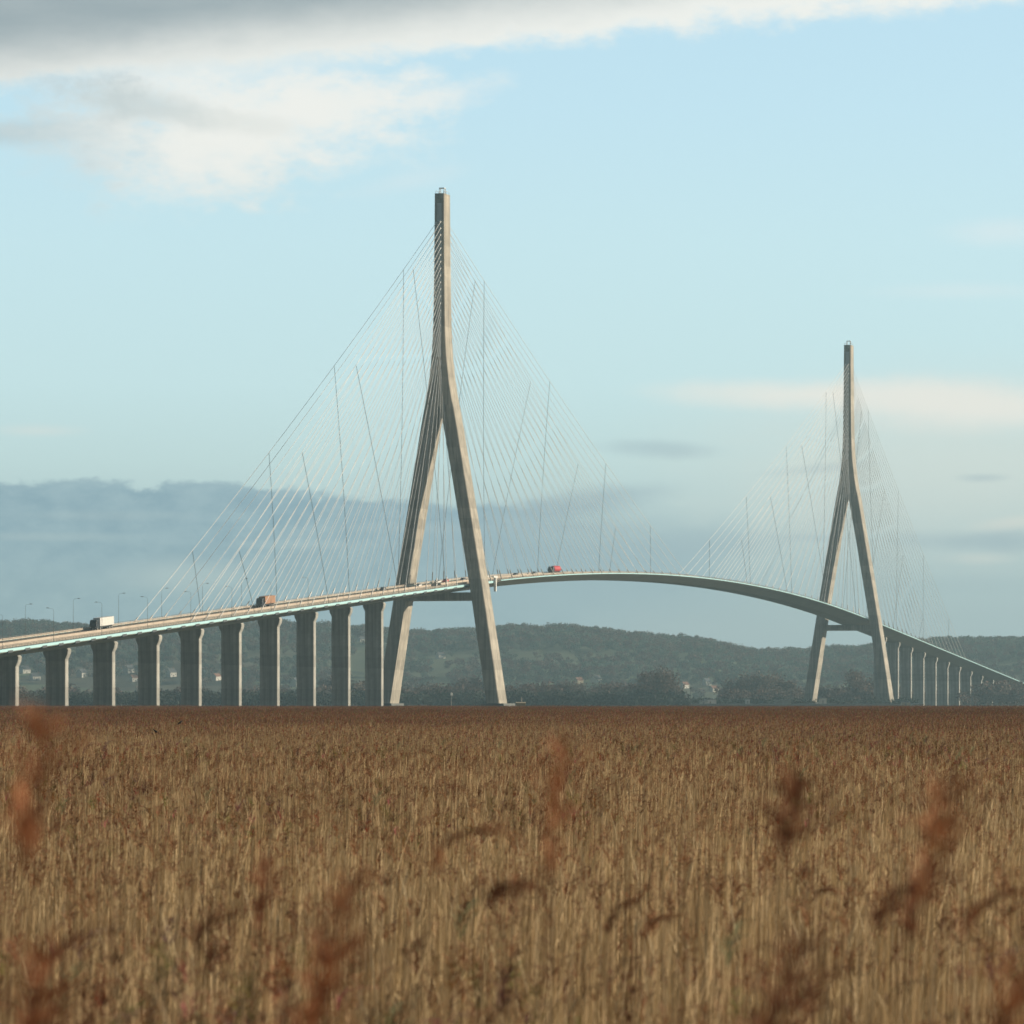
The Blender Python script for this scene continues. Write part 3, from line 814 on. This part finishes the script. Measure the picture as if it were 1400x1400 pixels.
# trees that can be told apart
def make_tree(seed, h, w, cols, n=1500, leaf=.42):
    t = trunk_mb(seed, h, w).build('bare_tree', M['bark'], recalc=False)
    t.name = 'bare_tree'
    o = bpy.data.objects.new('crown', crown_mesh(seed, h, w, n, leaf, cols)); COL.objects.link(o); o.parent = t
    tr = t
    return tr
TREES = [(895, 921, 3000, 1.5, BROWN, 'big dark round headed tree on the bank under the right half of the span'),
         (868, 934, 3050, 1.2, BROWN, 'broad brown tree just left of the big round headed one'),
         (922, 938, 3000, .9, BROWN, 'smaller tree leaning against the right side of the big round headed one'),
         (790, 934, 3100, 1.4, BROWN, 'wide brown leafless tree in the bank thicket under the crest'),
         (830, 936, 3100, 1.2, BROWN, 'low brown tree in the bank thicket right of the wide one'),
         (765, 937, 3100, 1.1, BROWN, 'low brown tree in the bank thicket left of the wide one'),
         (1010, 932, 3200, 1.3, BROWN, 'brown leafless tree left of the farther pylon, first of a row of three'),
         (1040, 926, 3200, 1.4, BROWN, 'brown leafless tree left of the farther pylon, tallest of a row of three'),
         (1072, 926, 3200, .8, BROWN, 'thin brown leafless tree nearest to the left leg of the farther pylon'),
         (1183, 921, 3150, 1.2, BROWN, 'dark rounded tree standing between the legs of the farther pylon'),
         (1130, 939, 3150, 1.1, BROWN, 'low shrubby tree just right of the left leg of the farther pylon'),
         (648, 922, 3300, 1.0, BROWN, 'brown tree on the bank seen between the nearer pylon legs'),
         (450, 925, 3400, .6, BROWN, 'narrow reddish brown tree between two piers left of the nearer pylon'),
         (600, 938, 3200, 1.3, BROWN, 'wide low brown tree between the nearer pylon legs'),
         (720, 938, 3200, 1.3, BROWN, 'wide low brown tree just right of the nearer pylon')]
for i, (px, py, d, asp, cols, lab) in enumerate(TREES):
    q = pix(px, py, d); t = make_tree(500 + i, q.z, q.z * asp, cols, n=int(2600 * max(1, asp)), leaf=.042 * q.z)
    t.location = (q.x, d, 0); tag(t, lab, 'tree', 'leafless trees on the far bank')

# ------------------------------------------------------------------ small things by the water
b = MB(); x0, x1 = (945 - 700) / F * 2690, (1262 - 700) / F * 2690
b.box(x0, x1, 2690, 2696, -.3, 2.3)
o = bevel(b.build('quay_wall', M['stone']), .15); tag(o, 'long low pale stone quay wall at the foot of the farther pylon', 'wall')
def hut(name, px, py, d, w, h, base, m, label, cat, stack=False):
    p = pix(px, py, d); o = empty(name, (p.x, d, base))
    b = MB(); b.box(-w / 2, w / 2, -w * .4, w * .4, -.3, h); bevel(b.build('wall', m, o), .04)
    b = MB(); b.loft([[(x, -w * .4 - .2, h + .002), (x, w * .4 + .2, h + .002), (x, w * .4 + .2, h + .12), (x, 0, h + .35), (x, -w * .4 - .2, h + .12)] for x in (-w / 2 - .15, w / 2 + .15)]); rf = b.build('roof', m if stack else M['slate'], o)
    b = MB(); b.box(-.45, .45, -w * .4 - .04, -w * .4 - .003, 0, min(1.9, h * .8)); b.build('door', M['steel'], o)
    if stack: b = MB(); b.tube([(.2, 0, h), (.2, 0, h + 1.6)], .12, 8); b.build('flue', M['steel'], rf)
    tag(o, label, cat); return o
hut('pump_hut', 712, 966, 1215, 2.4, 2.7, .6, M['cream'], 'small cream hut with thin flue at the reed edge right of the nearer pylon', 'hut', True)
hut('shed', 971, 958, 2720, 6.5, 3.0, 1.6, M['white'], 'white shed behind the quay wall under the right half of the span', 'shed')
hut('shed', 962, 960, 2715, 4.5, 2.2, 1.6, M['render'], 'smaller grey shed just left of the white one', 'shed')
hut('shed', 1022, 959, 2715, 2.6, 2.6, 2.0, M['white'], 'tiny bright white shed alone on the quay', 'shed')
hut('shed', 1070, 958, 2720, 9, 2.4, 1.8, M['stone'], 'long flat pale shed left of the farther pylon', 'shed')
hut('shed', 1125, 958, 2700, 4, 3.0, 2.3, M['render'], 'pale blue-grey shed at the left leg of the farther pylon', 'shed')
hut('shed', 1238, 962, 2640, 5, 2.2, .8, M['cream'], 'cream shed at the foot of the right leg of the farther pylon', 'shed')
hut('shed', 1258, 964, 2500, 3.5, 1.6, .6, M['cream'], 'low cream shed under the first pier right of the farther pylon', 'shed')
p = pix(617, 949, 1985); o = empty('beacon', (p.x, 1985, 0))
b = MB(); b.tube([(0, 0, -.3), (0, 0, 6.2)], [.16, .09], 8); b.build('mast', M['steel'], o)
b = MB(); b.tube([(0, 0, 6.2), (0, 0, 6.25), (0, 0, 7.2), (0, 0, 7.5)], [.3, .5, .5, .15], 10); b.build('lantern', M['white'], o)
b = MB()
for k in range(6): b.box(-.3, .3, -.2, -.16, .6 + k * .9, .68 + k * .9)
b.build('ladder', M['steel'], o)
tag(o, 'slim navigation beacon with white lantern between the nearer pylon feet', 'beacon')
p = pix(944, 942, 2760); o = empty('signal_post', (p.x, 2760, 0))
b = MB(); b.tube([(0, 0, -.3), (0, 0, p.z)], [.2, .12], 8); b.build('pole', M['darksteel'], o)
b = MB(); b.box(-.6, .6, -.12, .12, p.z + .002, p.z + .9); b.build('sign_board', M['darksteel'], o)
tag(o, 'thin dark signal post on the bank right of the big round headed tree', 'post')

# two dark birds low over the reeds
def bird(px, py, d, yaw, roll, label):
    c = pix(px, py, d)
    o = bpy.data.objects.new('bird', bpy.data.meshes.new('bird')); COL.objects.link(o)
    bm = bmesh.new()
    def ring(x, ry, rz, z): return [bm.verts.new((x, ry * math.cos(k * math.pi / 4), z + rz * math.sin(k * math.pi / 4))) for k in range(8)]
    rs = [ring(*a) for a in ((-.30, .045, .006, .0), (-.17, .03, .022, 0), (-.08, .055, .055, 0), (.04, .06, .062, .005), (.13, .035, .04, .025), (.18, .032, .034, .035), (.225, .014, .013, .03), (.265, .003, .003, .024))]
    for a, b_ in zip(rs, rs[1:]):
        for k in range(8): bm.faces.new((a[k], a[(k + 1) % 8], b_[(k + 1) % 8], b_[k]))
    bm.faces.new(rs[0]); bm.faces.new(rs[-1])
    for sy in (-1, 1):      # folded wings along the flanks, tips crossing over the tail
        prof = [(.10, .052, .03), (.07, .068, .045), (-.06, .066, .03), (-.20, .03, .012), (-.27, .012, .006), (-.16, .05, -.012), (.0, .068, -.02), (.08, .062, .0)]
        u = [bm.verts.new((x, sy * (y + .008), z)) for x, y, z in prof]; l = [bm.verts.new((x, sy * (y - .012), z)) for x, y, z in prof]
        bm.faces.new(u); bm.faces.new(l[::-1])
        for k in range(8): bm.faces.new((u[k], l[k], l[(k + 1) % 8], u[(k + 1) % 8]))
        bm_leg = [bm.verts.new((.01 + a, sy * .02 + b_, z)) for z in (-.03, -.12) for a, b_ in ((-.005, -.005), (.005, -.005), (.005, .005), (-.005, .005))]
        for k in range(4): bm.faces.new((bm_leg[k], bm_leg[(k + 1) % 4], bm_leg[4 + (k + 1) % 4], bm_leg[4 + k]))
    bmesh.ops.recalc_face_normals(bm, faces=bm.faces); bm.to_mesh(o.data); bm.free(); o.data.materials.append(M['bird'])
    o.location = c; o.rotation_euler = (0, roll, yaw); o.scale = (.55,) * 3; tag(o, label, 'bird', 'dark birds on the reeds'); return o
bird(246, 988, 170, .5, -.5, 'small dark bird perched on a reed tip, the right and higher of two')
bird(213, 1000, 160, 2.6, -.4, 'small dark bird perched on a reed tip, the left and lower of two')

# ------------------------------------------------------------------ HAZE
b = MB(); b.box(-3700, 3700, -500, 9700, -2.0, 226)
m = bpy.data.materials.new('thin haze'); m.use_nodes = True; nt = m.node_tree
nt.nodes.remove(nt.nodes['Principled BSDF'])
pv = nt.nodes.new('ShaderNodeVolumePrincipled'); pv.inputs['Color'].default_value = (.52, .80, .96, 1)
pv.inputs['Density'].default_value = 8.0e-5; pv.inputs['Anisotropy'].default_value = .2
nt.links.new(pv.outputs[0], nt.nodes['Material Output'].inputs['Volume'])
tag(b.build('haze', m), kind='stuff')

# ------------------------------------------------------------------ SKY
SUN_AZ, SUN_EL = R(71), R(16)       # clockwise from the view direction: the sun stands to the right
w = bpy.data.worlds.new('World'); sc.world = w; w.use_nodes = True
nt = w.node_tree; nt.nodes.clear(); L = nt.links.new
class X:
    """tiny expression helper over math nodes"""
    def __init__(s, o): s.o = o
    @staticmethod
    def m(op, *a, clamp=False):
        n = nt.nodes.new('ShaderNodeMath'); n.operation = op; n.use_clamp = clamp
        for i, v in enumerate(a):
            if isinstance(v, X): L(v.o, n.inputs[i])
            else: n.inputs[i].default_value = v
        return X(n.outputs[0])
    def __add__(s, b): return X.m('ADD', s, b)
    __radd__ = __add__
    def __sub__(s, b): return X.m('SUBTRACT', s, b)
    def __rsub__(s, b): return X.m('SUBTRACT', b, s)
    def __mul__(s, b): return X.m('MULTIPLY', s, b)
    __rmul__ = __mul__
    def __truediv__(s, b): return X.m('DIVIDE', s, b)
def smooth01(v, a, b):
    n = nt.nodes.new('ShaderNodeMapRange'); n.interpolation_type = 'SMOOTHSTEP'
    n.inputs['From Min'].default_value = a; n.inputs['From Max'].default_value = b
    L(v.o, n.inputs['Value']); return X(n.outputs['Result'])
def mixc(f, a, b):
    n = nt.nodes.new('ShaderNodeMix'); n.data_type = 'RGBA'
    if isinstance(f, X): L(f.o, n.inputs[0])
    else: n.inputs[0].default_value = f
    for v, k in ((a, 6), (b, 7)):
        if isinstance(v, tuple): n.inputs[k].default_value = v
        else: L(v, n.inputs[k])
    return n.outputs[2]
tc = nt.nodes.new('ShaderNodeTexCoord'); sp = nt.nodes.new('ShaderNodeSeparateXYZ'); L(tc.outputs['Generated'], sp.inputs[0])
dx, dy, dz = (X(sp.outputs[i]) for i in range(3))
# azimuth and elevation of the direction, in units of 1/6365 rad
AZ = X.m('ARCTAN2', dx, dy) * F + 700.0
EL = X.m('ARCSINE', X.m('MINIMUM', X.m('MAXIMUM', dz, -1.0), 1.0)) * (-F) + HZ
def noise(sx, sy, det=6, rough=.55, off=0.):
    n = nt.nodes.new('ShaderNodeTexNoise'); n.noise_dimensions = '3D'
    n.inputs['Scale'].default_value = 1; n.inputs['Detail'].default_value = det; n.inputs['Roughness'].default_value = rough
    c = nt.nodes.new('ShaderNodeCombineXYZ'); L((AZ / sx).o, c.inputs[0]); L((EL / sy).o, c.inputs[1]); c.inputs[2].default_value = off
    L(c.outputs[0], n.inputs['Vector']); return X(n.outputs['Fac']) - .5
n4 = noise(26., 15., 5, .6, 5.)
n1, n2, n3 = noise(150., 80., 7, .6), noise(60., 34., 6, .6, 3.), noise(300., 60., 5, .55, 7.)
def blob(cx, cy, rx, ry, rot=0., soft=.7, w1=.8, w2=.4):
    c, s = math.cos(rot), math.sin(rot)
    a, b_ = AZ - cx, EL - cy
    u = (a * c + b_ * s) / rx; v = (b_ * c - a * s) / ry
    q = X.m('SQRT', u * u + v * v) + n1 * w1 + n2 * w2
    return 1.0 - smooth01(q, 1 - soft, 1 + soft * .45)
def over(base, f, col, k=1.0): return mixc(f * k if k != 1.0 else f, base, lin(*col))
# clear air, paler and greyer towards the horizon
ramp = nt.nodes.new('ShaderNodeValToRGB'); e = ramp.color_ramp.elements
fac = smooth01(EL, 0., 958.); 
mr = nt.nodes.new('ShaderNodeMapRange'); mr.inputs['From Min'].default_value = 0; mr.inputs['From Max'].default_value = 958
L(EL.o, mr.inputs['Value']); L(mr.outputs['Result'], ramp.inputs[0])
stops = [(0, (190, 226, 244)), (.16, (195, 230, 245)), (.35, (201, 234, 243)), (.55, (203, 234, 239)), (.66, (198, 226, 228)), (.75, (186, 210, 213)), (.88, (170, 190, 196)), (1, (165, 184, 190))]
while len(e) < len(stops): e.new(.5)
for el, (p_, c_) in zip(e, stops): el.position = p_; el.color = lin(*c_)
col = ramp.outputs[0]
# warm pale veil on the right
col = over(col, blob(1330, 640, 420, 130, 0, .95, .5, .2), (222, 226, 219), .62)
# low slate-blue bank
top = EL - 662.0 - smooth01(AZ, 250., 640.) * 26.0 + n1 * 30.0 + n2 * 50.0 + n4 * 20.0
tone = n2 * 1.1 + n4 * .5 + n1 * .6
bank = smooth01(top, -6., 9.) * (1.0 - smooth01(AZ + n3 * 260.0, 640., 960.)) * (1.0 - smooth01(EL, 700., 960.) * .55)
col = mixc(bank * .95, col, mixc(smooth01(tone, -.32, .38), lin(120, 157, 178), lin(153, 183, 196)))
b2 = smooth01(EL + n1 * 60.0, 690., 760.) * smooth01(AZ + n3 * 200.0, 480., 700.) * (1.0 - smooth01(AZ + n3 * 200.0, 900., 1120.)) * (1.0 - smooth01(EL + n2 * 20., 800., 870.))
col = over(col, b2, (148, 176, 191), .8)
for cx, cy, rx, ry, k in ((255, 790, 110, 26, .75), (60, 735, 140, 7, .35), (420, 745, 110, 8, .3), (560, 722, 120, 9, .3), (150, 706, 130, 8, .25)):
    col = over(col, blob(cx, cy, rx, ry, 0, .9), (186, 205, 208), k)
for cx, cy, rx, ry, ro, k in ((790, 688, 130, 20, -.15, .85), (770, 722, 110, 10, 0, .5), (905, 614, 85, 13, .05, .5), (1120, 642, 75, 8, -.08, .35), (1110, 736, 60, 7, 0, .4), (985, 745, 95, 20, 0, .4), (1340, 655, 36, 6, 0, .45), (1330, 742, 120, 15, .02, .65), (1390, 738, 60, 22, 0, .4), (1320, 800, 140, 14, 0, .25)):
    col = over(col, blob(cx, cy, rx, ry, ro, .9, 1.1, .7), (152, 177, 191), k * .9)
# bright streaks
for cx, cy, rx, ry, ro, c_, k in ((1130, 541, 230, 22, .02, (243, 241, 233), .95), (1340, 558, 230, 36, .05, (243, 240, 232), .95), (1385, 716, 60, 10, -.1, (228, 228, 220), .6), (1335, 765, 50, 9, 0, (222, 224, 218), .5), (1365, 322, 80, 20, 0, (224, 238, 242), .6), (1320, 402, 130, 12, 0, (222, 238, 242), .45), (55, 591, 60, 9, 0, (222, 232, 230), .6), (560, 250, 80, 16, -.2, (218, 236, 242), .5)):
    col = over(col, blob(cx, cy, rx, ry, ro, .95, .7, .4), c_, k)
# the big cloud at the top: a grey base with a sunlit rim, and a bright shred hanging below it
shade = mixc(smooth01(n1 * .8 + n2 * 1.0 + n4 * .5 + (AZ * .0022 - .28), -.42, .22), lin(204, 214, 216), lin(247, 246, 240))
def shred(cx, cy, rx, ry, ro, k, c=None):
    global col
    f = blob(cx, cy, rx, ry, ro, .8, 1.5, 1.5) * k
    col = mixc(f, col, c or shade)
shred(90, 186, 170, 20, -.06, .8, lin(183, 199, 204))
shred(200, 205, 190, 62, .1, .8, lin(214, 226, 228))
shred(300, 160, 240, 88, .05, .92); shred(270, 215, 120, 66, -.35, .85); shred(450, 150, 150, 52, -.15, .85); shred(585, 142, 90, 24, -.25, .7)
shred(195, 152, 110, 26, .12, .6, lin(190, 203, 205)); shred(330, 172, 90, 16, .1, .45, lin(222, 225, 220))
edge = 128.0 - X.m('MINIMUM', AZ, 2200.) * .083
s1 = edge - EL + n1 * 62.0 + n2 * 50.0 + n4 * 16.0
col = over(col, smooth01(s1, -12., 24.), (245, 245, 239))
s2 = 100.0 - AZ * .118 - EL + n1 * 50.0 + n2 * 14.0
dark = smooth01(s2, -46., 60.)
col = mixc(dark, col, mixc(smooth01(n3 + n1 * .5, -.25, .3), lin(150, 164, 170), lin(170, 181, 184)))
# unseen sky overhead and behind the viewer, darkened to dim the shaded faces
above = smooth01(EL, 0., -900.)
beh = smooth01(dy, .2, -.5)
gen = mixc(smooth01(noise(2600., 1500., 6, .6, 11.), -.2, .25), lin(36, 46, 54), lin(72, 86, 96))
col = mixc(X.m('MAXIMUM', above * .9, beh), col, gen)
sky = nt.nodes.new('ShaderNodeTexSky'); sky.sky_type = 'NISHITA'; sky.sun_disc = False
sky.sun_elevation = SUN_EL; sky.sun_rotation = SUN_AZ; sky.altitude = 5; sky.dust_density = 1.5
bg1 = nt.nodes.new('ShaderNodeBackground'); bg1.inputs['Strength'].default_value = .09; L(sky.outputs[0], bg1.inputs['Color'])
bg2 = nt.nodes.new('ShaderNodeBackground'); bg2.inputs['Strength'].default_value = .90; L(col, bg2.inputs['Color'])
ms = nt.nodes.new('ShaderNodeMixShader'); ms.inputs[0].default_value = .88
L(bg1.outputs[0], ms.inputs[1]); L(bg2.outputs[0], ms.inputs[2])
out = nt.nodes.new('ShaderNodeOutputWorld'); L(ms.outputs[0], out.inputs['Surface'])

su = bpy.data.lights.new('sun', 'SUN'); su.energy = 5.0; su.angle = R(.53); su.color = (1, .86, .66)
so = bpy.data.objects.new('sun', su); COL.objects.link(so)
d = Vector((math.sin(SUN_AZ) * math.cos(SUN_EL), math.cos(SUN_AZ) * math.cos(SUN_EL), math.sin(SUN_EL)))
so.rotation_euler = d.to_track_quat('Z', 'Y').to_euler(); so.location = d * 500

# ------------------------------------------------------------------ CAMERA
cam = bpy.data.cameras.new('camera'); co = bpy.data.objects.new('camera', cam); COL.objects.link(co)
cam.sensor_width = 36; cam.sensor_fit = 'HORIZONTAL'; cam.lens = F / 1400 * 36
cam.shift_y = (HZ - 700) / 1400
co.location = (0, 0, EYE); co.rotation_euler = (math.pi / 2, 0, 0)
cam.clip_start = .5; cam.clip_end = 30000
cam.dof.use_dof = True; cam.dof.focus_distance = 170; cam.dof.aperture_fstop = 5.6
sc.camera = co
sc.view_settings.view_transform = 'Standard'; sc.view_settings.look = 'None'; sc.view_settings.exposure = .28; sc.view_settings.gamma = 1
sc.cycles.use_denoising = True
sc.cycles.max_bounces = 6; sc.cycles.diffuse_bounces = 4; sc.cycles.volume_bounces = 1; sc.cycles.transparent_max_bounces = 8
